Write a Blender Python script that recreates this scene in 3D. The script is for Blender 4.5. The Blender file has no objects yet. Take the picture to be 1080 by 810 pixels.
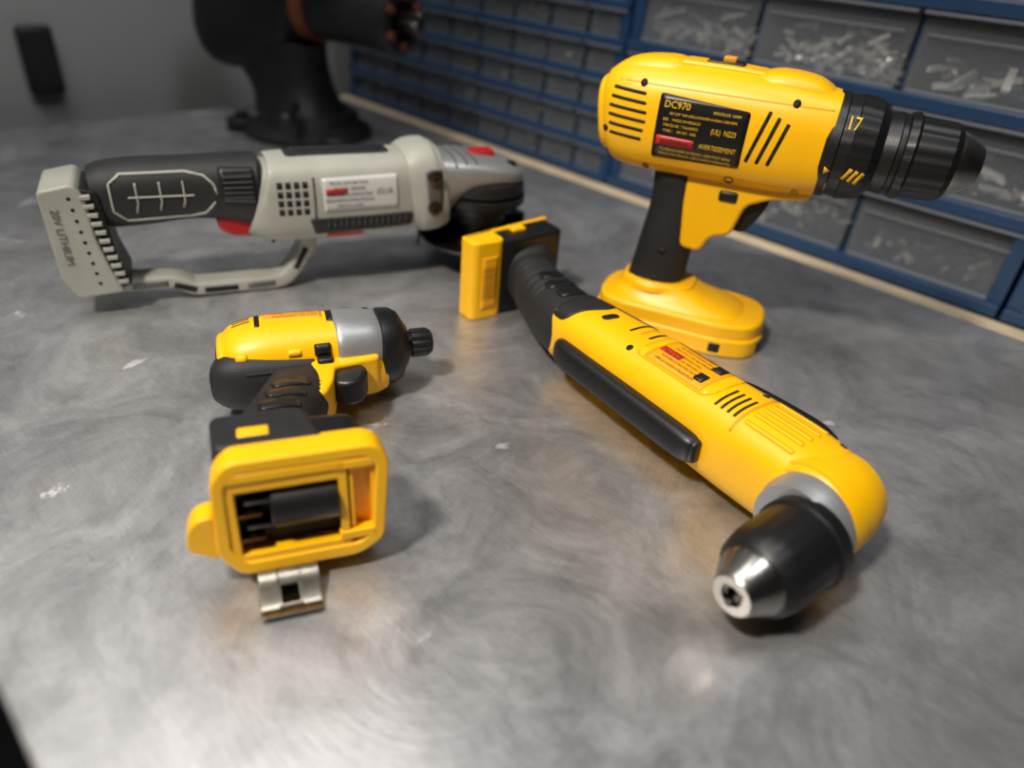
import bpy, bmesh, math, random
from mathutils import Vector, Matrix
from mathutils.bvhtree import BVHTree
random.seed(4)
S=.001
sc=bpy.context.scene
try:
    sc.view_settings.view_transform='Standard'
except Exception: pass

# ---------------------------------------------------------------- materials
def lin(c):
    return tuple(((v/255)/12.92 if v/255<=.04045 else ((v/255+.055)/1.055)**2.4) for v in c)+(1,)
def mat(name,col,rough=.5,metal=0,bump=0,bscale=900,var=0,vscale=40,alpha=1,spec=.5,coat=0,emit=0):
    m=bpy.data.materials.new(name); m.use_nodes=True
    nt=m.node_tree; b=nt.nodes['Principled BSDF']
    c=lin(col); b.inputs['Base Color'].default_value=c
    b.inputs['Roughness'].default_value=rough; b.inputs['Metallic'].default_value=metal
    b.inputs['Alpha'].default_value=alpha
    b.inputs['Specular IOR Level'].default_value=spec
    b.inputs['Coat Weight'].default_value=coat
    tc=nt.nodes.new('ShaderNodeTexCoord')
    if bump:
        n=nt.nodes.new('ShaderNodeTexNoise'); n.inputs['Scale'].default_value=bscale; n.inputs['Detail'].default_value=2
        bp=nt.nodes.new('ShaderNodeBump'); bp.inputs['Strength'].default_value=bump; bp.inputs['Distance'].default_value=.0006
        nt.links.new(tc.outputs['Object'],n.inputs['Vector']); nt.links.new(n.outputs[0],bp.inputs['Height'])
        nt.links.new(bp.outputs[0],b.inputs['Normal'])
    if var:
        n=nt.nodes.new('ShaderNodeTexNoise'); n.inputs['Scale'].default_value=vscale; n.inputs['Detail'].default_value=5
        r=nt.nodes.new('ShaderNodeMapRange'); r.inputs['To Min'].default_value=1-var; r.inputs['To Max'].default_value=1+var
        r.inputs['From Min'].default_value=.3; r.inputs['From Max'].default_value=.7
        mx=nt.nodes.new('ShaderNodeMix'); mx.data_type='RGBA'; mx.blend_type='MULTIPLY'; mx.inputs[0].default_value=1
        mx.inputs[6].default_value=c
        nt.links.new(tc.outputs['Object'],n.inputs['Vector']); nt.links.new(n.outputs[0],r.inputs['Value'])
        nt.links.new(r.outputs[0],mx.inputs[7]); nt.links.new(mx.outputs[2],b.inputs['Base Color'])
    return m
YEL=mat('yellow_plastic',(255,191,1),.38,bump=.12,bscale=1500,var=.04,vscale=30)
YELD=mat('yellow_plastic_matte',(232,156,2),.5,bump=.12,bscale=1500)
ORG=mat('label_orange',(244,168,14),.45)
BLK=mat('black_plastic',(22,22,24),.4,bump=.15)
RUB=mat('black_rubber',(30,30,32),.6,bump=.4,bscale=1300,var=.2,vscale=60)
DARK=mat('recess_black',(8,8,9),.7)
LBL=mat('label_black',(20,19,18),.35)
SIL=mat('satin_gearbox',(160,162,165),.4,metal=.55,bump=.15,var=.06)
STL=mat('steel',(190,186,180),.25,metal=1,bump=.05)
STLD=mat('steel_dark',(95,92,90),.35,metal=1,bump=.2,bscale=300)
HOOK=mat('belt_hook_steel',(170,164,152),.2,metal=1,bump=.1,bscale=300,var=.2,vscale=120)
GRY=mat('warm_grey_plastic',(160,161,152),.48,bump=.14,var=.11,vscale=28)
GRYD=mat('dark_grey_metal',(98,98,98),.42,metal=.3,bump=.2,var=.12)
WLBL=mat('label_silver',(190,190,188),.35,var=.04)
RED=mat('red_plastic',(168,26,34),.4)
REDL=mat('label_red',(196,44,28),.45)
TXY=mat('print_yellow',(240,190,30),.5)
TXW=mat('print_white',(205,205,200),.5)
TXK=mat('print_black',(25,22,20),.5)
COP=mat('copper',(120,78,56),.35,metal=1)
CAST=mat('cast_iron',(30,30,32),.5,metal=.2,bump=.5,bscale=250,var=.2)
RUST=mat('bronze_ring',(132,76,50),.45,metal=.5,var=.3)
BLUE=mat('blue_enamel',(28,60,96),.4,bump=.08,bscale=200,var=.06)
WOOD=mat('pale_wood',(212,192,160),.65,var=.14,vscale=30)
DRK2=mat('cabinet_inside',(60,64,70),.7)

# ---------------------------------------------------------------- helpers
def empty(name,M=None):
    o=bpy.data.objects.new(name,None); o.empty_display_size=.05
    sc.collection.objects.link(o)
    if M is not None: o.matrix_world=M
    return o
def mk(name,verts,faces,m,parent,ang=35,bev=0,scale=S,M=None,seg=3):
    me=bpy.data.meshes.new(name)
    vs=[Vector(v) for v in verts]
    if M is not None: vs=[M@v for v in vs]
    me.from_pydata([v*scale for v in vs],[],faces)
    bm=bmesh.new(); bm.from_mesh(me); bmesh.ops.remove_doubles(bm,verts=bm.verts,dist=1e-6)
    bmesh.ops.recalc_face_normals(bm,faces=bm.faces); bm.to_mesh(me); bm.free()
    for p in me.polygons: p.use_smooth=True
    me.set_sharp_from_angle(angle=math.radians(ang))
    me.materials.append(m)
    o=bpy.data.objects.new(name,me); sc.collection.objects.link(o)
    if parent: o.parent=parent
    if bev:
        b=o.modifiers.new('bevel','BEVEL'); b.width=bev*scale; b.segments=seg; b.limit_method='ANGLE'
        b.angle_limit=math.radians(40); b.harden_normals=False
    return o
def fillet(pts,r,seg=5):
    if not r: return [Vector(p[:2]) for p in pts]
    out=[]; n=len(pts)
    for i in range(n):
        p=Vector(pts[i][:2]); a=Vector(pts[i-1][:2])-p; b=Vector(pts[(i+1)%n][:2])-p
        t=min(r,a.length*.48,b.length*.48)
        A=p+a.normalized()*t; B=p+b.normalized()*t
        for k in range(seg+1):
            u=k/seg; out.append(A*(1-u)**2+p*2*u*(1-u)+B*u*u)
    return out
def plate(name,pts,z0,z1,m,parent,bev=1,fil=0,M=None):
    P=fillet(pts,fil); n=len(P)
    v=[(p.x,p.y,z0) for p in P]+[(p.x,p.y,z1) for p in P]
    f=[tuple(range(n))[::-1],tuple(range(n,2*n))]+[(i,(i+1)%n,n+(i+1)%n,n+i) for i in range(n)]
    return mk(name,v,f,m,parent,bev=bev,M=M)
def ring(name,po,pi,z0,z1,m,parent,bev=.6,filo=6,fili=3,M=None):
    A=fillet(po,filo); B=fillet(pi,fili); n=len(A)
    v=[(p.x,p.y,z0) for p in A]+[(p.x,p.y,z1) for p in A]+[(p.x,p.y,z0) for p in B]+[(p.x,p.y,z1) for p in B]
    f=[]
    for i in range(n):
        j=(i+1)%n
        f+= [(i,j,n+j,n+i),(2*n+j,2*n+i,3*n+i,3*n+j),(n+i,n+j,3*n+j,3*n+i),(j,i,2*n+i,2*n+j)]
    return mk(name,v,f,m,parent,bev=bev,M=M)
def box(name,c,s,m,parent,bev=.8,rot=None,scale=S):
    x,y,z=[k/2 for k in s]
    v=[Vector((a*x,b*y,d*z)) for a in(-1,1) for b in(-1,1) for d in(-1,1)]
    if rot: v=[rot@q for q in v]
    v=[q+Vector(c) for q in v]
    f=[(0,1,3,2),(4,6,7,5),(0,4,5,1),(2,3,7,6),(0,2,6,4),(1,5,7,3)]
    return mk(name,v,f,m,parent,bev=bev,scale=scale)
def lathe(name,prof,o,d,m,parent,seg=56,mod=None,ang=30):
    d=Vector(d).normalized(); a=d.orthogonal().normalized(); b=d.cross(a); o=Vector(o)
    v=[];f=[]
    for t,r in prof:
        for k in range(seg):
            ph=2*math.pi*k/seg; rr=max(r,.001)
            if mod: rr*=mod(t,ph)
            v.append(o+d*t+(a*math.cos(ph)+b*math.sin(ph))*rr)
    n=len(prof)
    for i in range(n-1):
        for k in range(seg):
            j=(k+1)%seg; f.append((i*seg+k,i*seg+j,(i+1)*seg+j,(i+1)*seg+k))
    f.append(tuple(range(seg))[::-1]); f.append(tuple((n-1)*seg+k for k in range(seg)))
    return mk(name,v,f,m,parent,ang=ang)
def cr(p0,p1,p2,p3,t):
    return [.5*((2*b)+(-a+c)*t+(2*a-5*b+4*c-d)*t*t+(-a+3*b-3*c+d)*t**3) for a,b,c,d in zip(p0,p1,p2,p3)]
def loft(name,secs,m,parent,n=2.6,seg=48,sub=5,cap=(2,2),theta=None,mod=None,ang=40):
    Q=[list(s)+[n,0][len(s)-4:] if len(s)<6 else list(s) for s in secs]
    R=[]
    for i in range(len(Q)-1):
        p0=Q[max(i-1,0)];p1=Q[i];p2=Q[i+1];p3=Q[min(i+2,len(Q)-1)]
        for k in range(sub): R.append(cr(p0,p1,p2,p3,k/sub))
    R.append(Q[-1])
    def tan(i):
        if theta is not None: return Vector((math.cos(theta),math.sin(theta)))
        a=R[max(i-1,0)];b=R[min(i+1,len(R)-1)]
        t=Vector((b[0]-a[0],b[1]-a[1])); return t.normalized()
    L=[(r,tan(i)) for i,r in enumerate(R)]
    def capr(r,t,c,sg):
        out=[]
        for k in range(6):
            ph=math.radians(90*k/6)
            q=list(r); q[0]+=sg*t.x*c*math.cos(ph); q[1]+=sg*t.y*c*math.cos(ph)
            q[2]=max(q[2]-c*(1-math.sin(ph)),.3); q[3]=max(q[3]-c*(1-math.sin(ph)),.3); out.append((q,t))
        return out
    if cap[0]: L=capr(L[0][0],L[0][1],cap[0],-1)+L
    if cap[1]: L=L+capr(L[-1][0],L[-1][1],cap[1],1)[::-1]
    v=[];f=[]
    for (r,t) in L:
        px=Vector((-t.y,t.x,0)); c=Vector((r[0],r[1],r[5])); e=2/r[4]
        for k in range(seg):
            ph=2*math.pi*k/seg; co=math.cos(ph); si=math.sin(ph)
            g=mod(r[0],r[1],ph) if mod else 0
            v.append(c+px*(r[2]+g)*math.copysign(abs(co)**e,co)+Vector((0,0,1))*(r[3]+g)*math.copysign(abs(si)**e,si))
    N=len(L)
    for i in range(N-1):
        for k in range(seg):
            j=(k+1)%seg; f.append((i*seg+k,i*seg+j,(i+1)*seg+j,(i+1)*seg+k))
    f.append(tuple(range(seg))[::-1]); f.append(tuple((N-1)*seg+k for k in range(seg)))
    return mk(name,v,f,m,parent,ang=ang)
def bvh(targets):
    V=[];F=[]
    for o in targets:
        b=len(V); V+=[v.co/S for v in o.data.vertices]; F+=[[b+i for i in p.vertices] for p in o.data.polygons]
    return BVHTree.FromPolygons(V,F)
DIR={'z':(Vector((1,0,0)),Vector((0,1,0)),Vector((0,0,1))),
     'y':(Vector((1,0,0)),Vector((0,0,1)),Vector((0,1,0))),
     '-y':(Vector((1,0,0)),Vector((0,0,1)),Vector((0,-1,0))),
     'x':(Vector((0,1,0)),Vector((0,0,1)),Vector((1,0,0))),
     '-x':(Vector((0,1,0)),Vector((0,0,1)),Vector((-1,0,0)))}
def patch(name,T,poly,m,parent,off=.5,thick=1.2,d='z',step=4,fil=1):
    if not isinstance(T,BVHTree): T=bvh(T)
    A,B,D=DIR[d] if isinstance(d,str) else d
    P=fillet(poly,fil,3)
    bm=bmesh.new(); bm.faces.new([bm.verts.new((p.x,p.y,0)) for p in P])
    for ax in (0,1):
        lo=min(p[ax] for p in P); hi=max(p[ax] for p in P); k=lo+step
        while k<hi:
            co=Vector((0,0,0)); co[ax]=k; no=Vector((0,0,0)); no[ax]=1
            bmesh.ops.bisect_plane(bm,geom=bm.verts[:]+bm.edges[:]+bm.faces[:],plane_co=co,plane_no=no); k+=step
    last=0
    pend=[]
    for v in bm.verts:
        p=A*v.co.x+B*v.co.y
        h=T.ray_cast(p+D*300,-D)
        if h[0] is not None:
            nn=h[1]; nn=nn if nn.dot(D)>0 else -nn
            last=h[0].dot(D); v.co=h[0]+(nn*.5+D*.5)*off
        else: pend.append((v,p))
    for v,p in pend: 
        h=T.find_nearest(p+D*last); v.co=h[0]+D*off*.3
    bm.normal_update()
    if sum((f.normal.dot(D) for f in bm.faces))<0: bmesh.ops.reverse_faces(bm,faces=bm.faces)
    me=bpy.data.meshes.new(name); 
    for v in bm.verts: v.co*=S
    bm.to_mesh(me); bm.free()
    for p in me.polygons: p.use_smooth=True
    me.materials.append(m); o=bpy.data.objects.new(name,me); sc.collection.objects.link(o); o.parent=parent
    s=o.modifiers.new('solid','SOLIDIFY'); s.thickness=thick*S; s.offset=-1
    return o
def text(name,st,size,pos,T,m,parent,d='z',rot=0,off=.9,sx=1):
    cu=bpy.data.curves.new(name,'FONT'); cu.body=st; cu.size=size; cu.align_x='CENTER'; cu.align_y='CENTER'; cu.resolution_u=2
    to=bpy.data.objects.new(name+'_c',cu); sc.collection.objects.link(to)
    bpy.context.view_layer.update()
    me=bpy.data.meshes.new_from_object(to.evaluated_get(bpy.context.evaluated_depsgraph_get()))
    bpy.data.objects.remove(to)
    A,B,D=DIR[d] if isinstance(d,str) else d
    if not isinstance(T,BVHTree): T=bvh(T)
    c,s=math.cos(math.radians(rot)),math.sin(math.radians(rot)); last=0
    for v in me.vertices:
        x,y=v.co.x*sx,v.co.y; X=pos[0]+x*c-y*s; Y=pos[1]+x*s+y*c
        p=A*X+B*Y; h=T.ray_cast(p+D*300,-D)
        if h[0] is not None: last=h[0].dot(D)
        v.co=(p+D*(last+off))*S
    me.materials.clear(); me.materials.append(m)
    me.name=name; o=bpy.data.objects.new(name,me); sc.collection.objects.link(o); o.parent=parent
    return o
def rect(x0,y0,x1,y1): return [(x0,y0),(x1,y0),(x1,y1),(x0,y1)]
def slant(cx,cy,w,h,a):
    c,s=math.cos(math.radians(a)),math.sin(math.radians(a))
    return [(cx+X*c-Y*s,cy+X*s+Y*c) for X,Y in((-w/2,-h/2),(w/2,-h/2),(w/2,h/2),(-w/2,h/2))]
def frame(o,x,y):
    x=Vector(x).normalized(); y=Vector(y); y=(y-x*y.dot(x)).normalized(); z=x.cross(y)
    return Matrix(((x.x,y.x,z.x,o[0]),(x.y,y.y,z.y,o[1]),(x.z,y.z,z.z,o[2]),(0,0,0,1)))
def screw(name,T,x,y,parent,r=2.6,d='z'):
    poly=[(x+r*math.cos(k*math.pi/6),y+r*math.sin(k*math.pi/6)) for k in range(12)]
    patch(name,T,poly,DARK,parent,off=.25,fil=0,d=d,step=20)
def rad(a): return math.radians(a)
BX=Matrix(((1,0,0,0),(0,0,1,0),(0,1,0,0),(0,0,0,1)))   # plate coords (x,z,y)

# ================================================================= upright cordless drill
a=rad(-20)
D=empty('cordless_drill',frame((.140,.548,0),(math.cos(a),math.sin(a),0),(0,0,1)))
hs=loft('motor_housing',[(-88,165,27,24),(-81,166,34,30),(-65,167.5,38,33),(-35,168,39,34),(0,168,39,34),(40,167.5,38,34),(70,167,35,33)],YEL,D,n=2.7,cap=(5,1))
loft('top_rear_boss',[(-84,187,11,17),(-70,194,13,20),(-45,197,13,20),(-36,196,10,18)],YEL,D,n=3,cap=(4,3))
loft('top_front_boss',[(16,197,10,18),(30,198,12.5,20),(52,196,12.5,20),(66,191,9,18)],YEL,D,n=3,cap=(4,3))
plate('top_rail',[(-40,200),(20,200),(20,208),(-2,209),(-40,209)],-13,13,YEL,D,bev=2,fil=3)
box('gear_selector',(-10,208.5,0),(26,4,16),BLK,D,1)
box('gear_selector_tab',(-8,211,0),(9,5,9),YELD,D,1)
plate('trigger_bridge',[(-20,145),(-18,110),(-14,76),(2,75),(8,89),(22,93),(28,117),(45,125),(70,129),(72,150)],-17,17,YEL,D,bev=3.5,fil=5)
hd=loft('handle_grip',[(-30,30,25,21),(-29,48,22.5,19),(-27,76,21,18),(-27,105,18,17),(-28,132,18,18),(-28,146,19,19)],RUB,D,n=2.5,cap=(1,1))
plate('trigger',[(26,120),(44,122),(40,110),(34,100),(30,94),(20,95)],-9,9,BLK,D,bev=3,fil=4)
box('direction_button',(14,122,0),(14,8,38),BLK,D,2)
bo=[(-74,-14),(-68,-30),(-50,-37),(36,-38),(58,-30),(66,-14),(66,14),(58,30),(36,38),(-50,37),(-68,30),(-74,14)]
bs=plate('battery_pack',bo,0,16,YEL,D,bev=2.5,fil=10,M=BX)
bt=plate('battery_receiver',[(x*.97,z*.96) for x,z in bo],14,28,YEL,D,bev=3,fil=10,M=BX)
loft('receiver_ramp',[(-6,24,58,34),(-10,30,52,30),(-20,36,38,25),(-26,41,30,23)],YEL,D,n=3,theta=rad(90),cap=(0,2))
lathe('grip_collar',[(0,27),(4,26),(7,23)],(-29,37,0),(0,1,0),YEL,D)
Tb=bvh([bs]);Th=bvh([hs])
patch('latch_slot',Tb,rect(28,4,37,12),DARK,D,off=.2)
for i,(zz,xx) in enumerate([(-6,4),(10,4)]): patch('front_slot_%d'%i,Tb,rect(3,zz,11,zz+8),DARK,D,off=.2,d='x')
patch('rating_label',Th,[(-46,189),(17,185),(17,147),(-46,145)],LBL,D,off=.5,fil=2)
patch('warning_band',Th,[(-44,161),(-17,160.5),(-17,154.5),(-44,154.5)],REDL,D,off=.8,fil=.5)
text('label_title','DC970',6.6,(-33,182.2),Th,TXY,D,sx=.95)
text('label_line1','18V 3/8" VSR DRILL/DRIVER 0-450/0-1500 RPM',2.4,(-14,176.5),Th,TXY,D)
text('label_line2','SER.   MADE IN MEXICO',2.5,(-28,172.4),Th,TXY,D)
text('label_line2b','PERCEUSE / TALADRO',2.5,(-28,168.6),Th,TXY,D)
text('label_line2c','TYPE 1   18V DC  IND.',2.5,(-28,164.8),Th,TXY,D)
text('label_line3','(UL)  N223',5.2,(2,169),Th,TXY,D,sx=.72)
text('label_warning','WARNING',4.6,(-30.5,157.7),Th,TXK,D,off=1.5,sx=.95)
text('label_warning_fr','AVERTISSEMENT',4.8,(0,157.8),Th,TXY,D,sx=.74)
text('label_line4','TO REDUCE RISK OF INJURY, USER MUST READ',2.4,(-15,151.8),Th,TXY,D)
text('label_line4b','INSTRUCTION MANUAL. LIRE LE GUIDE D\'UTILISATION',2.1,(-15,148.6),Th,TXY,D)
text('label_line5','PERCEUSE 10MM',2.6,(2,181),Th,TXY,D)
for i in range(6):
    patch('rear_vent_%d'%i,Th,slant(-69+i*.3,187-i*6.2,30-abs(i-2.5)*2,2.3,-3),DARK,D,off=.2,fil=1)
for i in range(3):
    patch('front_vent_%d'%i,Th,slant(25+i*7,170-i*1.5,2.6,36-i*3,-14),DARK,D,off=.2,fil=1)
for i,(x,y) in enumerate([(-60,193),(44,194),(-84,158),(58,135),(-50,135)]): screw('housing_screw_%d'%i,Th,x,y,D)
patch('seam_line',Th,rect(-84,138.5,68,139.5),YELD,D,off=.1,fil=0,step=6)
patch('seam_line_top',Th,rect(-84,192.5,68,193.3),YELD,D,off=.1,fil=0,step=6)
screw('side_button_hole',bvh([hs]),12,136,D,3.5)
for i,(x,y) in enumerate([(-28,46),(-26,70)]): screw('grip_screw_%d'%i,bvh([hd]),x,y,D,2.8)
ax=(0,167,0)
clu=lathe('clutch_collar',[(68,34),(70,35.5),(76,35.5),(77,34),(84,34),(85,35),(98,33),(101,30),(104,27)],ax,(1,0,0),BLK,D,seg=96,
   mod=lambda t,p:1+(.012*math.cos(24*p) if 78<t<100 else 0))
Tc=bvh([clu])
text('clutch_17','17',11,(82,187),Tc,TXY,D,rot=0,off=.8,sx=.8)
text('clutch_1','1',9,(76,144),Tc,TXY,D,rot=0,off=.8)
for i in range(3): patch('torque_mark_%d'%i,Tc,slant(87+i*4,156-i*1,2.2,9,-25),TXY,D,off=.6,fil=.3)
patch('clutch_arrow',Tc,[(72,154),(76,156.5),(72,159)],TXY,D,off=.6,fil=0)
lathe('chuck_sleeve',[(103,24.5),(104,26.5),(112,27.5),(113,25.5),(116,25.5),(117,28),(122,28.5),(124,26.5),(146,25.5),(150,22.5),(151,20)],ax,(1,0,0),BLK,D,seg=96,
   mod=lambda t,p:1+(.018*math.cos(18*p) if 118<t<149 else 0))
lathe('chuck_nose',[(150,21),(153,20.5),(164,14.5),(166,13),(166,5),(158,4)],ax,(1,0,0),STL,D)

# ================================================================= impact driver
a=rad(21.8); t=rad(4.5)
u=Vector((math.cos(a),math.sin(a),0)); v=Vector((-math.sin(a),math.cos(a),0))
I=empty('impact_driver',frame((-.193,.377,.031),u,v*math.cos(t)-Vector((0,0,math.sin(t)))))
bd=loft('motor_housing',[(10,1,19,17),(17,1,24,22),(32,1,26.5,25),(55,1,26.5,25.5),(84,1,25,25)],YEL,I,n=2.7,cap=(4,1))
bk=loft('rear_overmold',[(10,-9,16,16,2.8,-6),(17,-12,18.5,19,2.8,-6),(32,-13,18.5,20,2.8,-7),(62,-13,17.5,19,2.8,-8)],RUB,I,n=2.8,cap=(4,2))
loft('rear_bumper',[(8,0,16,15,2.7,-3),(13,0,21,18,2.7,-4),(16,0,23,20,2.7,-4)],RUB,I,n=2.7,cap=(3,1))
gb=loft('gearbox',[(78,1,25,25.5),(82,1,27,27),(100,1,26,26),(108,1,24,24)],SIL,I,n=2.4,cap=(1,1))
Tt=bvh([bd,bk,gb])
loft('gearbox_lower_guard',[(60,-12,15,17,3,-10),(76,-13,15.5,17,3,-9),(98,-13,14.5,16,3,-9),(107,-12,12,14,3,-9)],YEL,I,n=3,cap=(2,2))
lathe('nose_bumper',[(106,24.5),(108,26.5),(116,26),(121,23),(125,16),(127,13)],(0,1,0),(1,0,0),BLK,I,seg=64)
lathe('hex_collet',[(124,12),(126,8.5),(129,8.5),(130,9.5),(141,9.5),(144,8),(145,6),(145,3.5),(135,3)],(0,1,0),(1,0,0),BLK,I,seg=48,mod=lambda t,p:1+(.05*math.cos(16*p) if 129<t<142 else 0))
hg=loft('handle_grip',[(56,-18,22,13,2.4,-8),(53,-36,21,14,2.4,-6),(47,-58,20.5,16,2.4,-4),(40,-80,20,18,2.4,-2),(34,-104,22,19,2.4,0),(31,-124,24,21,2.4,0)],RUB,I,n=2.4,cap=(1,1),
   mod=lambda x,y,p:.3*math.sin(y*1.4) if -112<y<-45 else 0, sub=14)
Tg=bvh([hg])
for i,(cx,cy) in enumerate([(45,-60),(41,-76),(37,-92)]):
    patch('grip_scale_%d'%i,Tg,slant(cx+2,cy,22,11,12),BLK,I,off=1.0,fil=4)
plate('trigger_surround',[(60,-20),(62,-44),(58,-66),(66,-66),(72,-52),(75,-34),(104,-28),(104,-20)],-18,7,YEL,I,bev=3,fil=5)
plate('trigger',[(72,-30),(92,-28),(95,-36),(90,-50),(82,-54),(72,-50)],-13,4,BLK,I,bev=3,fil=4)
box('direction_button',(70,-24,6),(10,14,8),BLK,I,2)
patch('info_label',Tt,[(36,3),(72,0),(72,20),(36,21)],ORG,I,off=.4,fil=1,step=3)
for i,s_ in enumerate(['WARNING: READ MANUAL 20V MAX','1/4" IMPACT DRIVER LI-ION','USE ONLY LI-ION BATTERIES','AVERTISSEMENT LIRE GUIDE']):
    text('label_text%d'%i,s_,2.6,(55,16.5-i*4),Tt,TXK,I,off=.9,sx=.85)
patch('label_red',Tt,rect(38,13,47,18),REDL,I,off=.7,fil=.4)
for i in range(5): patch('vent_%d'%i,Tt,slant(21+i*.2,20-i*4,11,1.5,4),DARK,I,off=.2,fil=.5)
patch('band_black',Tt,[(30,-6),(33,-6),(33,22),(30,22)],BLK,I,off=.6,fil=1)
patch('band_black_front',Tt,[(74,-6),(78,-6),(79,24),(75,24)],BLK,I,off=.6,fil=1)
for i,(x0,x1) in enumerate([(17,24),(48,56)]): patch('overmold_window_%d'%i,Tt,rect(x0,11,x1,15),YEL,I,off=.7,fil=1,d='-y')
patch('overmold_rib',Tt,rect(22,3,58,5),DARK,I,off=.2,fil=1,d='-y')
patch('side_plate',Tt,rect(64,10,74,17),BLK,I,off=1.6,fil=1,d='-y')
for i,(x,y) in enumerate([(88,15),(101,10)]): screw('screw_%d'%i,Tt,x,y,I,2.2)
# base (battery receiver), opening looks along -y
def sh(P): return [(5+(x-3)*.955,z*.93-.5) for x,z in P]
outer=sh([(12,-35),(70,-35),(83,-26),(87,24),(80,34),(12,34),(4,24),(2,-20)])
inner=sh([(15,-27),(70,-27),(77,-21),(80,21),(76,27),(15,27),(10,20),(9,-18)])
ring('receiver_shell',outer,inner,-164,-149,YEL,I,bev=1.2,filo=5,fili=3,M=BX)
plate('receiver_roof',[(x*.97+1,z*.97) for x,z in outer],-151,-145,YEL,I,bev=2.5,fil=8,M=BX)
plate('receiver_skirt',[(8,-28),(74,-27),(77,24),(6,27)],-147,-118,BLK,I,bev=6,fil=10,M=BX)
plate('receiver_well',rect(13,-24,62,16),-155,-148,DARK,I,bev=.5,fil=2,M=BX)
ring('well_frame',[(11,-27),(65,-27),(65,19),(11,19)],[(15,-22),(61,-22),(61,14),(15,14)],-163,-151,YEL,I,bev=.5,filo=2,fili=1,M=BX)
lathe('contact_block',[(0,11),(1,12),(30,12),(31,11)],(30,-154,0),(1,0,0),BLK,I,seg=32)
for i in range(4):
    box('terminal_%d'%i,(20+(i%2)*5,-158,-14+i*7),(12,9,1.2),COP if i%2==0 else STLD,I,.2)
plate('slide_ledge',rect(63,-23,79,24),-156,-147,YEL,I,bev=.6,fil=1,M=BX)
for i,z in enumerate((-20,21.5)): box('slide_rail_%d'%i,(69,-161,z),(18,6,5),YEL,I,.8)
box('slide_rail_upper',(38,-161,22),(52,6,5),YEL,I,.8)
for i,x in enumerate((67,77)): box('latch_rib_%d'%i,(x,-158,1),(1.8,8,34),YEL,I,.4)
plate('receiver_tab',[(-8,-14),(5,-22),(5,4),(-3,2),(-7,-4)],-163,-150,YEL,I,bev=2,fil=3,M=BX)
box('release_button',(26,-139,29),(15,9,5),YEL,I,1.5)
plate('shoulder_rubber',[(6,-120),(50,-120),(58,-151),(8,-151)],15,31,RUB,I,bev=4,fil=6)
# belt hook : folded spring-steel strip touching the table
def strip(name,path,x0,x1,th,m,parent):
    n=len(path); v=[];f=[]
    for i,p in enumerate(path):
        a_=Vector(path[max(i-1,0)]);b_=Vector(path[min(i+1,n-1)]); tt=(b_-a_).normalized(); nn=Vector((-tt.y,tt.x))*th/2
        for x in(x0,x1):
            for s_ in(-1,1): v.append((x,p[0]+nn.x*s_,p[1]+nn.y*s_))
    for i in range(n-1):
        k=4*i; f+=[(k,k+4,k+5,k+1),(k+2,k+3,k+7,k+6),(k,k+2,k+6,k+4),(k+1,k+5,k+7,k+3)]
    f+=[(0,1,3,2),(4*n-4,4*n-2,4*n-1,4*n-3)]
    return mk(name,v,f,m,parent,bev=.3)
pth=[(-140,-32.6),(-160,-32.6),(-166,-33.3),(-171,-37),(-178,-42),(-182,-43.3),(-185,-42.6)]
strip('belt_hook_left',pth,20,30,1.3,HOOK,I); strip('belt_hook_right',pth,38,48,1.3,HOOK,I)
strip('belt_hook_top',pth[:4],28,40,1.3,HOOK,I); strip('belt_hook_lip',pth[4:],28,40,1.3,HOOK,I)
strip('belt_hook_return',[(-182,-43.3),(-170,-43.6),(-145,-43)],20,48,1.3,HOOK,I)

# ================================================================= right angle drill
u=Vector((.6098,-.7925,0)); v=Vector((.7925,.6098,0))
R=empty('right_angle_drill',frame((.1783,.2925,.033),u,v))
rb=loft('body_housing',[(-222,-1,24,24),(-205,-1,26,25),(-180,-1,27,26),(-140,0,27.5,27),(-100,0,28,27),(-60,0,28,28),(-30,0,27.5,28),(-10,-2,26,27)],YEL,R,n=2.8,cap=(2,0),sub=6)
hdl=lathe('head_gearcase',[(-20,12),(-19,19),(-15,24),(-8,26.5),(2,28),(18,28),(22,27),(24,25)],(-5,0,0),(0,-1,0),YEL,R,seg=72)
lathe('head_band',[(10,28.8),(18,29),(21,28.5)],(-5,0,0),(0,-1,0),YEL,R,seg=72)
lathe('head_collar',[(22,25),(24,26.5),(29,26),(32,25),(37,23.5)],(-1,0,0),(0,-1,0),SIL,R)
co_=(4.5,0,-1); cd_=(.07,-1,0)
lathe('chuck_sleeve',[(34,22.5),(35,24),(43,24.5),(44,23),(47,23),(70,22.5),(78,21),(82,18)],co_,cd_,BLK,R,seg=96,
      mod=lambda t,p:1+(.012*math.cos(20*p) if 48<t<77 else 0))
lathe('chuck_nose',[(81,17.5),(85,17),(94,12),(97,11),(98,10),(98,5.5),(90,5)],co_,cd_,STL,R)
lathe('chuck_bore',[(88,5.2),(90,5.2)],co_,cd_,DARK,R)
for k in range(3):
    an=k*2*math.pi/3+.5
    box('chuck_jaw_%d'%k,(11.2+4*math.cos(an),-96,-1+4*math.sin(an)),(3.4,6,3.4),STLD,R,.6)
rn=loft('neck_grip',[(-330,30,22,25),(-320,27,19,22),(-305,20,18.5,21),(-280,11,20,22),(-250,3,22.5,23.5),(-226,-1,24.5,24.5),(-214,-1,24,24)],RUB,R,n=2.4,cap=(1,1),sub=16,
   mod=lambda x,y,p:(.5*math.sin(x*1.3) if -300<x<-245 else 0))
Tr=bvh([rb,hdl]); Tn=bvh([rn])
patch('grip_tongue',Tr,[(-226,-22),(-208,-24),(-202,-10),(-194,6),(-200,18),(-226,20)],RUB,R,off=.8,fil=6)
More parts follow.
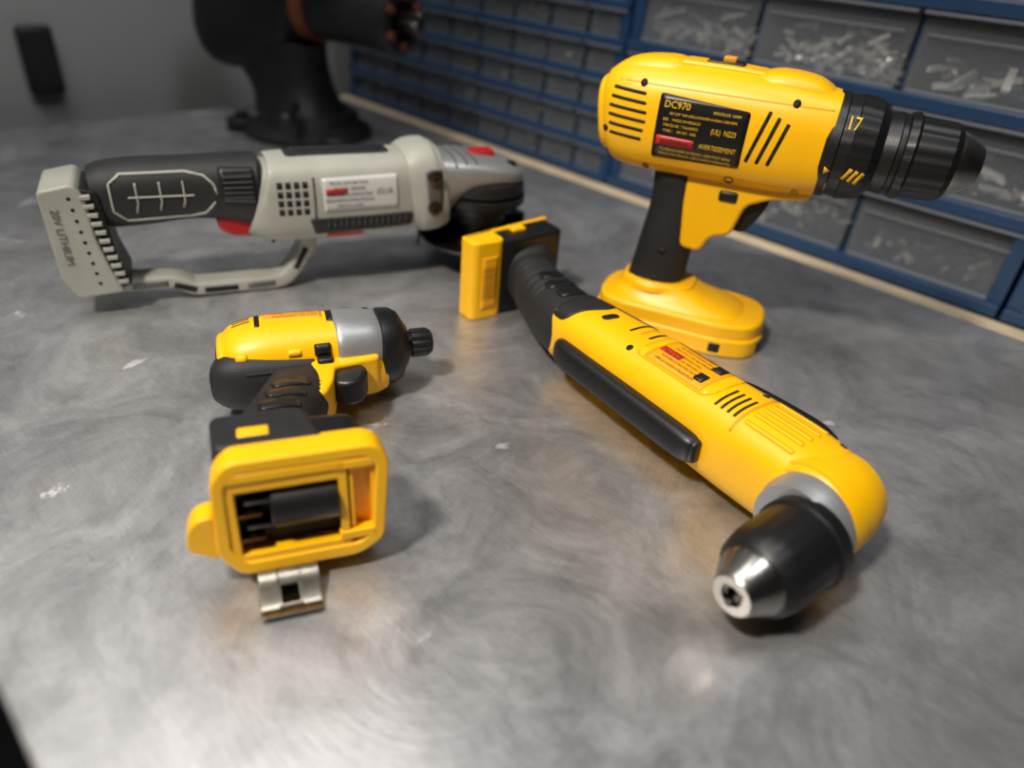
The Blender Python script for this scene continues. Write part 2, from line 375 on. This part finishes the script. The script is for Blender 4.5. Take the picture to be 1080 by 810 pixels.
patch('grip_tongue_far',Tr,[(-226,14),(-170,15),(-160,20),(-166,24),(-226,24)],RUB,R,off=.8,fil=4)
for i,(cx,cy) in enumerate([(-248,3),(-232,0),(-265,7)]):
    patch('grip_pad_%d'%i,Tn,slant(cx,cy,12,24-i*3,-14),BLK,R,off=1.1,fil=5)
pd=loft('paddle_switch',[(-205,-24,6,8,2.6,-3),(-196,-28,8,10,2.6,-3),(-150,-29.5,8,10,2.6,-3),(-100,-30,8,10,2.6,-3),(-80,-29.5,8,9.5,2.6,-3),(-74,-29,6,8,2.6,-3)],BLK,R,n=2.6,cap=(3,3))
loft('far_side_bumper',[(-92,24,5,12,3,7),(-80,25,6,14,3,7),(-40,26,6,14,3,8),(-26,25,5,12,3,8)],BLK,R,n=3,cap=(2,2))
patch('vent_oval',Tr,slant(-186,-2,7,13,-10),DARK,R,off=.3,fil=4)
for i in range(4): patch('mid_vent_%d'%i,Tr,slant(-164+i*7.5,8-abs(i-1.5),2.2,22-i*2,0),DARK if i!=1 else YELD,R,off=.2,fil=1)
patch('raised_pad',Tr,[(-144,-18),(-86,-18),(-82,-10),(-82,16),(-144,20)],YEL,R,off=.9,fil=4)
patch('info_label',Tr,rect(-137,-17,-90,15),ORG,R,off=1.3,fil=1.5)
for i,s_ in enumerate(['DCD740 20V MAX','3/8" RIGHT ANGLE DRILL','USE ONLY 20V BATTERIES','FOR SERVICE CALL','READ MANUAL BEFORE USE','PORTER LE PROTECTEUR','LIRE LE GUIDE UTILISATION']):
    text('label_text_%d'%i,s_,2.7,(-115,12-i*4.3),Tr,TXK,R,off=2.0,rot=0,sx=.95)
patch('label_red',Tr,rect(-135,-6,-119,0),REDL,R,off=1.7,fil=.4)
patch('label_code',Tr,rect(-101,4,-93,12),TXK,R,off=2.1,fil=.2)
patch('label_box',Tr,rect(-101,-12,-94,-4),TXK,R,off=1.9,fil=1)
for i in range(4): patch('front_vent_%d'%i,Tr,slant(-77+i*4.6,-8,1.8,20,0),DARK,R,off=.2,fil=.6)
for i in range(5): patch('head_rib_%d'%i,Tr,rect(-56,-18+i*7.5,-24,-15.5+i*7.5),YEL,R,off=1.2,fil=1,step=5)
patch('head_seam',Tr,rect(-60,-24,-58.5,24),YELD,R,off=.5,fil=.3)
for i,(x,y) in enumerate([(-66,14),(-150,-17),(-14,14),(-204,12)]): screw('screw_%d'%i,Tr,x,y,R,2.3)
# battery receiver at the tail
mt=plate('receiver_block',[(-332,-28),(-344,58),(-316,58),(-314,14),(-318,-28)],-32,34,BLK,R,bev=4,fil=6)
loft('receiver_neck_flare',[(-326,26,28,29,3.2),(-318,25,24,26,2.8),(-308,22,20,22,2.5)],RUB,R,n=2.8,cap=(1,1))
mf=plate('receiver_yellow_shell',[(-333,-32),(-318,-32),(-315,-28),(-314,-6),(-318,-2),(-338,-2)],-33,35,YEL,R,bev=2,fil=3)
plate('receiver_rim',[(-334,-32),(-346,60),(-342,60),(-329,-32)],-33,35,YEL,R,bev=1.5,fil=2)
box('release_button',(-332,20,34.5),(11,13,4),YEL,R,1.2)
Tm=bvh([mf])
patch('receiver_label',Tm,rect(-23,-24,-9,22),ORG,R,off=.5,fil=1,d='x')
for i in range(5): text('receiver_text_%d'%i,'CAUTION LI-ION 20V',3,(-21.5+i*2.8,-1),Tm,TXK,R,off=.9,d='x',rot=90)
patch('receiver_groove',bvh([mt]),rect(-339,28,-336,52),DARK,R,off=.3,fil=.4)
for i in range(4): box('receiver_rail_%d'%i,(-324,40+i*5,-18),(14,1.5,24),GRYD,R,.3)

# ================================================================= grey angle grinder / cut-off tool
a=rad(27)
G=empty('angle_grinder',frame((-.211,.560,0),(math.cos(a),math.sin(a),0),(0,0,1)))
bm_=plate('battery_mount',[(-157,100),(-134,104),(-128,94),(-127,62),(-122,38),(-116,19),(-148,17),(-156,32)],-26,26,GRY,G,bev=3,fil=4)
plate('mount_back_plate',[(-132,100),(-120,96),(-116,46),(-110,24),(-122,20),(-130,60)],-23,23,BLK,G,bev=2,fil=3)
for i in range(11): box('mount_tooth_%d'%i,(-128+i*1.2,94-i*6.6,23),(7,3,8),GRY,G,.6)
Tm=bvh([bm_])
for i in range(9): screw('mount_hole_%d'%i,Tm,-138+i*.8,94-i*8.2,G,1.3)
text('mount_text','20V LITHIUM',7.5,(-148,66),Tm,GRYD,G,rot=-88,off=.6)
gp=loft('handle_grip',[(-122,87,22,20),(-112,88,24,22),(-90,89,24.5,22),(-60,90,23.5,21.5),(-35,89,25,23),(-12,86,28,25)],RUB,G,n=2.5,cap=(2,1),sub=8)
BY=79
gb2=loft('body_housing',[(-11,BY+2,28,26),(-2,BY,33,29),(30,BY,34,31),(80,BY,34,31),(112,BY+1,33,30),(118,BY+1,31,28)],GRY,G,n=3.2,cap=(1,2),sub=8)
Tg=bvh([gp]); Tb=bvh([gb2]); Tall=bvh([gp,gb2])
def pline(name,T,pts,w,m,par,off=.9,d='z'):
    L=[];Rr=[]
    for i,p in enumerate(pts):
        a_=Vector(pts[max(i-1,0)]);b_=Vector(pts[min(i+1,len(pts)-1)]);t_=(b_-a_).normalized();n_=Vector((-t_.y,t_.x))*w/2
        L.append(Vector(p)+n_);Rr.append(Vector(p)-n_)
    patch(name,T,[tuple(q) for q in L+Rr[::-1]],m,par,off=off,fil=0,step=4,d=d)
pline('grip_line_outer',Tg,[(-112,101),(-104,107),(-60,107),(-48,104),(-42,98),(-40,90)],1.6,GRY,G)
pline('grip_line_lower',Tg,[(-112,101),(-112,81),(-104,73),(-60,73),(-50,75),(-42,84)],1.6,GRY,G)
for i in range(3): pline('grip_line_v%d'%i,Tg,[(-97+i*16,79+i),(-95+i*16,86),(-95+i*16,101)],1.3,GRY,G)
pline('grip_line_mid',Tg,[(-101,91),(-56,90)],1.2,GRY,G)
patch('grip_ribbed_pad',Tall,[(-38,109),(-12,108),(-12,82),(-36,84)],BLK,G,off=1.2,fil=3)
for i in range(6): patch('pad_rib_%d'%i,Tall,rect(-35,86+i*3.8,-14,87.6+i*3.8),RUB,G,off=1.8,fil=.3)
plate('trigger',[(-44,70),(-8,72),(-2,60),(-10,51),(-32,52),(-42,58)],-12,15,RED,G,bev=3,fil=4)
plate('trigger_frame',[(-48,76),(0,78),(6,54),(-2,42),(-6,50),(-6,64),(-40,66)],-14,12,RUB,G,bev=2,fil=2)
# D-shaped guard loop
lp=[(-136,22,8,12),(-112,17,6.5,11),(-84,16,6,11),(-74,12,6,11),(-64,7.5,6,11),(-30,6.8,6,11),(-2,7,6.5,11),(9,12,6.5,11),(18,24,6.5,11),(26,36,7,11),(26,46,7,11),(16,56,9,12),(12,66,12,14)]
gl=loft('guard_loop',lp,GRY,G,n=4.5,cap=(1,1),sub=4,seg=32)
Tl=bvh([gl])
pline('loop_inset_1',Tl,[(-112,16),(-86,16)],4.5,GRYD,G,off=.4); pline('loop_inset_2',Tl,[(-60,7),(-34,6.5)],4.5,DARK,G,off=.4)
pline('loop_inset_3',Tl,[(-26,6.5),(-4,7)],4.5,GRYD,G,off=.4); pline('loop_inset_4',Tl,[(14,18),(24,36)],4.5,DARK,G,off=.4)
pline('loop_step',Tl,[(-82,14),(-66,8)],5,DARK,G,off=.4)
for i in range(4):
    for j in range(4): patch('vent_%d_%d'%(i,j),Tb,rect(3+i*6.4,BY-7+j*7,7.2+i*6.4,BY-2+j*7),DARK,G,off=.2,fil=.6,step=9)
patch('vent_frame_edge',Tb,rect(30,BY-11,32,BY+22),GRYD,G,off=.3,fil=.3)
patch('rating_label',Tb,[(37,BY+21),(99,BY+22),(100,BY-6),(38,BY-6)],WLBL,G,off=.5,fil=1.5)
for i,s_ in enumerate(['PCC761 CUT OFF TOOL','20V MAX  GRINDER','WARNING TO REDUCE RISK','READ INSTRUCTION MANUAL','MADE IN CHINA']):
    text('label_text_%d'%i,s_,3.2,(59,BY+17-i*4.6),Tb,TXK,G,off=1.1,sx=.9)
patch('label_red',Tb,rect(40,BY+8,57,BY+12.5),REDL,G,off=.9,fil=.3)
text('label_cert','(C) UL',6,(88,BY+9),Tb,TXK,G,off=1.1,sx=.8)
patch('lower_ribbed_strip',Tb,[(26,BY-11),(112,BY-11),(112,BY-23),(30,BY-25)],RUB,G,off=1,fil=2)
for i in range(14): patch('strip_rib_%d'%i,Tb,rect(40+i*5,BY-22.5,42.6+i*5,BY-12),BLK,G,off=1.8,fil=.3,step=12)
patch('lower_label',Tb,rect(40,BY-31.5,70,BY-26),REDL,G,off=.5,fil=.5); patch('lower_label_w',Tb,rect(74,BY-31,108,BY-26),WLBL,G,off=.5,fil=.5)
patch('top_black_strip',Tb,[(14,-16),(98,-16),(98,10),(14,10)],RUB,G,off=.8,fil=4,d='y')
for i in range(4): patch('top_line_%d'%i,Tb,rect(20,-14+i*6,92,-12+i*6),BLK,G,off=1.5,fil=.3,d='y')
HY=-7
nk=loft('neck_collar',[(114,88+HY,35,32),(122,89+HY,38,34),(134,89+HY,38,34),(142,90+HY,35,32)],GRY,G,n=3,cap=(2,1))
patch('collar_recess',bvh([nk]),[(122,110+HY),(138,110+HY),(138,74+HY),(126,72+HY)],GRYD,G,off=.4,fil=3)
for i,(x,y) in enumerate([(130,104+HY),(130,78+HY)]):
    lathe('collar_screw_%d'%i,[(30,6),(36.5,6),(37,5),(37,2.5),(35,2)],(x,y,0),(0,0,1),STLD,G,seg=24)
gh=loft('gear_head',[(140,93+HY,28,30,2.8),(150,97+HY,22,31,3),(164,101+HY,15,34,3.4),(186,101+HY,12,36,3.2),(204,99+HY,10.5,34,2.8),(214,97+HY,9,27,2.6)],SIL,G,n=2.8,cap=(1,4))
for i in range(3): patch('gear_head_rib_%d'%i,bvh([gh]),rect(150+i*9,-24,152+i*9,30),GRYD,G,off=.6,fil=.6,d='y')
for i,(x,zz) in enumerate([(162,26),(206,20)]):
    lathe('head_screw_%d'%i,[(-10,4.5),(4,4.5),(4.5,3.6)],(x,106+HY,zz),(0,1,0),STLD,G,seg=20)
box('spindle_lock',(184,112+HY,0),(22,10,15),RED,G,2)
lathe('spindle_stack',[(88,34),(86,39),(76,40),(75,35),(72,35),(71,39),(64,39),(63,30),(56,29),(55,24),(47,24),(46,18),(36,17),(35,26),(31,26)],(186,0,0),(0,1,0),CAST,G,seg=56)
lathe('spindle_ring',[(74,37),(72,41),(66,41),(64,36)],(186,0,0),(0,1,0),BLK,G)
lathe('cutting_disc',[(28.6,52),(30.6,52)],(184,0,0),(0,1,0),STLD,G,seg=72)
lathe('disc_centre_label',[(30.4,30),(31,30)],(184,0,0),(0,1,0),RUST,G,seg=48)
def guard():
    vs=[];fs=[];n=36
    for k in range(n+1):
        an=rad(10+k*160/n)
        for r,y in((20,48),(55,44),(56,20),(54,20),(53,42),(20,46)):
            vs.append((184+r*math.cos(an),y,r*math.sin(an)*-1))
    for k in range(n):
        for j in range(6): q=6*k;w=(j+1)%6; fs.append((q+j,q+w,q+6+w,q+6+j))
    fs+=[tuple(range(6)),tuple(6*n+i for i in range(6))[::-1]]
    mk('disc_guard',vs,fs,CAST,G)
guard()
lathe('flange_nut',[(16,9),(18,12),(28,13),(30,18)],(184,0,0),(0,1,0),STLD,G,seg=32)

# ================================================================= bench vise (background)
a=rad(-30)
V=empty('bench_vise',frame((-.33,1.06,0),(math.cos(a),math.sin(a),0),(0,0,1)))
lathe('swivel_base',[(0,88),(10,90),(14,84),(20,70),(34,64)],(0,0,0),(0,1,0),CAST,V)
for i,an in enumerate((20,140,260)):
    lathe('base_lug_%d'%i,[(0,22),(15,22),(18,18)],(92*math.cos(rad(an)),0,92*math.sin(rad(an))),(0,1,0),CAST,V,seg=24)
    lathe('lug_bolt_%d'%i,[(18,10),(26,10)],(92*math.cos(rad(an)),0,92*math.sin(rad(an))),(0,1,0),STLD,V,seg=6)
loft('column',[(-10,30,64,56),(-24,60,62,46),(-50,95,80,44),(-70,120,100,46)],CAST,V,theta=rad(90),cap=(1,2))
loft('fixed_body',[(-175,140,44,38),(-150,138,66,48),(-90,145,68,50),(-40,156,58,48),(0,165,46,44),(12,165,40,40)],CAST,V,n=3,cap=(5,3))
plate('fixed_jaw',[(-50,200),(10,200),(14,262),(-10,266),(-50,225)],-62,62,CAST,V,bev=5,fil=6)
plate('anvil',[(-160,205),(-70,205),(-70,226),(-165,226)],-36,36,CAST,V,bev=4,fil=5)
lathe('lock_handle',[(0,9),(40,7),(44,10),(60,10),(64,6)],(40,52,60),(.6,-.1,.8),CAST,V,seg=20)
lathe('slide_cylinder',[(0,38),(22,38),(24,40),(40,40),(42,38),(150,38),(156,40),(176,40),(180,35),(180,24),(170,22)],(0,168,0),(1,0,0),CAST,V)
lathe('slide_ring',[(22,40.8),(48,40.8)],(0,168,0),(1,0,0),RUST,V)
lathe('screw_head',[(168,10),(196,12),(204,12),(208,8)],(0,168,0),(1,0,0),STLD,V,seg=24,mod=lambda t,p:1+.12*math.cos(8*p))
for k in range(6):
    lathe('cap_bolt_%d'%k,[(178,5),(185,5)],(0,168+29*math.cos(k*1.047),29*math.sin(k*1.047)),(1,0,0),RUST,V,seg=12)
plate('moving_jaw',[(52,204),(100,204),(80,232),(60,264),(48,262)],-60,60,CAST,V,bev=5,fil=6)

# ================================================================= table, cabinets, room (bench frame: x along bench, y toward wall)
ea=math.atan2(-.670,.742)
BF=Matrix.Rotation(ea,4,'Z')
def tablemat():
    m=bpy.data.materials.new('brushed_steel_top'); m.use_nodes=True; nt=m.node_tree; N=nt.nodes; L=nt.links
    b=N['Principled BSDF']; tc=N.new('ShaderNodeTexCoord')
    def noise(s,d=5,r=.6,dist=0,vec=None):
        n=N.new('ShaderNodeTexNoise'); n.inputs['Scale'].default_value=s; n.inputs['Detail'].default_value=d; n.inputs['Roughness'].default_value=r
        n.inputs['Distortion'].default_value=dist; L.new(vec or tc.outputs['Object'],n.inputs['Vector']); return n.outputs[0]
    def mr(i,a,b_,c,d):
        r=N.new('ShaderNodeMapRange'); r.inputs['From Min'].default_value=a; r.inputs['From Max'].default_value=b_
        r.inputs['To Min'].default_value=c; r.inputs['To Max'].default_value=d; L.new(i,r.inputs['Value']); return r.outputs[0]
    def mt(op,i,j):
        q=N.new('ShaderNodeMath'); q.operation=op
        for k,x in enumerate((i,j)):
            if isinstance(x,(int,float)): q.inputs[k].default_value=x
            else: L.new(x,q.inputs[k])
        return q.outputs[0]
    def streak(sc_,rot,scale):
        mp=N.new('ShaderNodeMapping'); mp.inputs['Scale'].default_value=sc_; mp.inputs['Rotation'].default_value=(0,0,rot); L.new(tc.outputs['Object'],mp.inputs['Vector'])
        return noise(scale,4,.65,.4,mp.outputs[0])
    fine=noise(700,2)
    s1=streak((1,14,1),.5,50); s2=streak((1,18,1),2.1,60); s3=streak((1,10,1),1.2,45)
    selA=mr(noise(6,2),.42,.58,0,1)
    st=mt('ADD',mt('MULTIPLY',s1,selA),mt('MULTIPLY',s2,mt('SUBTRACT',1,selA)))
    st=mt('ADD',mt('MULTIPLY',st,.6),mt('MULTIPLY',s3,.4))
    vo=N.new('ShaderNodeTexVoronoi'); vo.inputs['Scale'].default_value=4.5; L.new(tc.outputs['Object'],vo.inputs['Vector'])
    cx=N.new('ShaderNodeCombineXYZ'); L.new(mt('MULTIPLY',vo.outputs['Distance'],60),cx.inputs[0]); L.new(mt('MULTIPLY',noise(3,2),3),cx.inputs[1])
    arcs=noise(1.6,5,.75,0,cx.outputs[0])
    amask=mr(noise(7,3),.46,.62,0,1)
    big=noise(3.0,6,.65,.5); mid=noise(13,7,.72,.9); mid2=noise(38,6,.72,1.0)
    v1=mt('ADD',mr(big,.3,.7,.36,.58),mr(mid,.35,.65,-.08,.10))
    v1=mt('ADD',v1,mr(mid2,.3,.7,-.06,.06))
    v1=mt('ADD',v1,mr(st,.35,.65,-.04,.04))
    v1=mt('ADD',v1,mt('MULTIPLY',mr(arcs,.35,.65,-.05,.08),amask))
    sm=mr(noise(8,5,.6,1.6),.66,.69,0,.28)
    v2=mt('ADD',v1,sm)
    cb=N.new('ShaderNodeCombineColor'); L.new(v2,cb.inputs[0]); L.new(v2,cb.inputs[1]); L.new(mt('MULTIPLY',v2,1.03),cb.inputs[2])
    L.new(cb.outputs[0],b.inputs['Base Color'])
    b.inputs['Metallic'].default_value=.74
    ro=mt('ADD',mr(mid,.35,.65,.29,.44),mt('MULTIPLY',mr(arcs,.35,.65,.05,-.05),amask))
    L.new(mt('ADD',ro,mr(sm,0,.24,0,.15)),b.inputs['Roughness'])
    h=mt('ADD',mt('MULTIPLY',fine,.5),mt('MULTIPLY',st,.7))
    h=mt('ADD',h,mt('MULTIPLY',mt('MULTIPLY',arcs,amask),1.0))
    bp=N.new('ShaderNodeBump'); bp.inputs['Strength'].default_value=.32; bp.inputs['Distance'].default_value=.0006
    L.new(h,bp.inputs['Height']); L.new(bp.outputs[0],b.inputs['Normal'])
    return m
TB=empty('workbench',BF)
box('steel_top',(-.2,.365,-.0125),(1.9,.75,.025),tablemat(),TB,.003,scale=1)
box('wood_back_strip',(-.2,.7515,-.0143),(1.9,.022,.028),WOOD,TB,.001,scale=1)
box('rear_shelf',(-.2,.878,-.0145),(1.9,.23,.028),CAST,TB,.001,scale=1)
box('apron_front',(-.2,.03,-.07),(1.84,.03,.09),CAST,TB,.002,scale=1)
for i,(x,y) in enumerate([(-1.1,.05),(.7,.05),(-1.1,.93),(.7,.93)]): box('leg_%d'%i,(x,y,-.4625),(.06,.06,.875),CAST,TB,.003,scale=1)

class MB:
    def __init__(s): s.v=[];s.f=[];s.m=[]
    def box(s,c,d,mi=0,rot=None,tap=1):
        b=len(s.v)
        for X in(-1,1):
            for Y in(-1,1):
                for Z in(-1,1):
                    k=tap if Z<0 else 1
                    q=Vector((X*d[0]/2*k,Y*d[1]/2,Z*d[2]/2))
                    if rot: q=rot@q
                    s.v.append(q+Vector(c))
        for F in[(0,1,3,2),(4,6,7,5),(0,4,5,1),(2,3,7,6),(0,2,6,4),(1,5,7,3)]: s.f.append([b+i for i in F]); s.m.append(mi)
    def obj(s,name,mats,parent,bev=0):
        me=bpy.data.meshes.new(name); me.from_pydata(s.v,[],s.f)
        bm=bmesh.new(); bm.from_mesh(me); bmesh.ops.recalc_face_normals(bm,faces=bm.faces); bm.to_mesh(me); bm.free()
        for m in mats: me.materials.append(m)
        for p,i in zip(me.polygons,s.m): p.material_index=i
        o=bpy.data.objects.new(name,me); sc.collection.objects.link(o); o.parent=parent
        if bev:
            b=o.modifiers.new('b','BEVEL'); b.width=bev; b.segments=2; b.limit_method='ANGLE'
        return o
CLR=mat('clear_drawer_plastic',(160,166,174),.24,alpha=.17,bump=.2,bscale=60)
CLE=mat('drawer_edge_plastic',(140,148,158),.35,alpha=.5)
PM=[mat('parts_zinc',(215,215,212),.35,metal=.5),mat('parts_brass',(205,150,75),.35,metal=.5),mat('parts_black',(40,40,42),.6),
    mat('parts_white',(230,230,226),.5),mat('parts_red',(150,70,50),.5)]
def cabinet(name,x0,x1,z1,rows,cols,rowh,fill=True,barh=.012,post=.014,seed=1):
    rnd=random.Random(seed)
    C=empty(name,BF); y0=.769;y1=.93
    fb=MB(); 
    for x in(x0+post/2,x1-post/2): fb.box((x,(y0+y1)/2,z1/2+.0005),(post,y1-y0,z1))
    for r in range(rows+1): fb.box(((x0+x1)/2,y0+.002,r*rowh+barh/2+.0006),(x1-x0,.014,barh)); fb.box(((x0+x1)/2,(y0+y1)/2+.005,r*rowh+.002),(x1-x0-.004,y1-y0-.012,.002))
    for c in range(1,cols):
        fb.box((x0+(x1-x0)*c/cols,(y0+y1)/2+.006,z1/2),(.003,y1-y0-.012,z1-.004))
    fb.obj('frame',[BLUE],C,.001)
    bp=MB(); bp.box(((x0+x1)/2,y1,z1/2+.001),(x1-x0,.004,z1)); bp.obj('back_panel',[DRK2],C)
    dr=MB(); it=MB(); w=(x1-x0)/cols
    for r in range(rows):
        for c in range(cols):
            cx=x0+w*(c+.5); zb=r*rowh+barh*.8; hh=rowh-barh*.75; ww=w-.005
            rot=Matrix.Rotation(rad(-5),3,'X')
            dr.box((cx,y0+.006,zb+hh*.5),(ww,.0022,hh*.98),0,rot,.985)
            dr.box((cx,y0-.001,zb+hh*.96),(ww,.008,.003),1)
            dr.box((cx,y0+.004,zb+hh*.06),(ww*.95,.004,.003),1)
            for s_ in(-1,1): dr.box((cx+s_*(ww/2-.002),(y0+y1)/2,zb+hh*.45),(.0018,y1-y0-.03,hh*.85),0)
            if w>.1: dr.box((cx,y0+.001,zb+hh*.72),(ww*.9,.0025,.0025),0)
            if not fill: continue
            cols_=rnd.choice([[0],[0,0,1],[2,0],[2,2,0],[0,0,3],[0,0,0,4],[3,0,0],[2,0,3],[0,2]])
            k=rnd.randint(60,120) if w>.1 else rnd.randint(5,9)
            for q in range(k):
                a_=rnd.uniform(0,6.28); b_=rnd.uniform(-.6,.6); L_=rnd.uniform(.010,.030) if w>.1 else rnd.uniform(.006,.014)
                it.box((cx+rnd.uniform(-.4,.4)*ww,y0+.020+rnd.uniform(0,.05),zb+.006+min(abs(rnd.gauss(0,.35)),.8)*hh*.6),(L_,rnd.uniform(.002,.007),rnd.uniform(.002,.006)),rnd.choice(cols_),
                    (Matrix.Rotation(a_,3,'Z')@Matrix.Rotation(b_,3,'Y')))
    dr.obj('drawers',[CLR,CLE],C,.0006)
    if it.v: it.obj('small_parts',PM,C)
cabinet('drawer_cabinet',-.556,-.084,.49,6,3,.0815,seed=3)
cabinet('drawer_cabinet',-.080,.392,.49,6,3,.0815,seed=5)
cabinet('drawer_cabinet',-1.145,-.560,.49,12,9,.0408,barh=.009,seed=9)

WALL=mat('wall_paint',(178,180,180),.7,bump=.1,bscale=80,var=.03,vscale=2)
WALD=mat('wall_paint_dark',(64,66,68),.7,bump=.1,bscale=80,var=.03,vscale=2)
CEIL=mat('ceiling_paint',(110,110,108),.8,var=.03)
FLR=mat('floor_concrete',(40,40,42),.7,var=.25,vscale=3)
def roombox(name,c,d,m):
    b=MB(); b.box(c,d); o=b.obj(name,[m],None); o.matrix_world=BF; return o
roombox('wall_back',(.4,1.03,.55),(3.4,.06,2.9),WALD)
roombox('wall_left',(-1.28,-.6,.55),(.06,3.3,2.9),WALL)
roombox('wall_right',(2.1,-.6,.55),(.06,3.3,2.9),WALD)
roombox('wall_front',(.4,-2.25,.55),(3.4,.06,2.9),WALL)
roombox('floor',(.4,-.6,-.93),(3.5,3.4,.06),FLR)
roombox('ceiling',(.4,-.6,1.73),(3.5,3.4,.06),CEIL)
O=empty('wall_outlet',BF)
box('outlet_box',(-1.2405,.315,.065),(.018,.045,.09),mat('outlet_black',(34,34,36),.5),O,.006,scale=1)

# ================================================================= lights
def area(name,loc,tgt,size,power,col=(1,1,1),sy=None):
    l=bpy.data.lights.new(name,'AREA'); l.energy=power; l.size=size; l.color=col
    if sy: l.shape='RECTANGLE'; l.size_y=sy
    o=bpy.data.objects.new(name,l); sc.collection.objects.link(o); o.location=loc
    o.rotation_euler=(Vector(tgt)-Vector(loc)).to_track_quat('-Z','Y').to_euler(); return o
area('ceiling_lamp',(-.50,.45,1.5),(-.2,.5,0),.8,8,(1,.97,.93),.8)
area('shop_lamp',(.30,.30,1.5),(.12,.55,0),.3,4,(.97,.98,1),.4)
sl=bpy.data.lights.new('task_lamp','SPOT'); sl.energy=92; sl.spot_size=rad(48); sl.spot_blend=1; sl.shadow_soft_size=.07; sl.color=(1,.92,.81)
so=bpy.data.objects.new('task_lamp',sl); sc.collection.objects.link(so); so.location=(-.5,-.25,1.2)
so.rotation_euler=(Vector((.02,.47,0))-so.location).to_track_quat('-Z','Y').to_euler()
w=bpy.data.worlds.new('w'); sc.world=w; w.use_nodes=True
w.node_tree.nodes['Background'].inputs[0].default_value=(.5,.52,.55,1); w.node_tree.nodes['Background'].inputs[1].default_value=.3

# ================================================================= camera
p=rad(32.85); cp,sp=math.cos(p),math.sin(p)
Rt=Vector((1,0,0)); Fw=Vector((0,cp,-sp)); Dn=Vector((0,-sp,-cp))
ix=Rt*.9958-Dn*.0911; iy=Rt*.0911+Dn*.9958
cam=bpy.data.cameras.new('camera'); co=bpy.data.objects.new('camera',cam); sc.collection.objects.link(co)
X=ix.normalized(); Y=(-iy).normalized(); Z=-Fw
co.matrix_world=Matrix(((X.x,Y.x,Z.x,0),(X.y,Y.y,Z.y,0),(X.z,Y.z,Z.z,.28),(0,0,0,1)))
cam.sensor_width=36; cam.lens=25.0; cam.clip_start=.01
cam.dof.use_dof=True; cam.dof.focus_distance=.44; cam.dof.aperture_fstop=2.9
sc.camera=co
print('DONE BUILD')
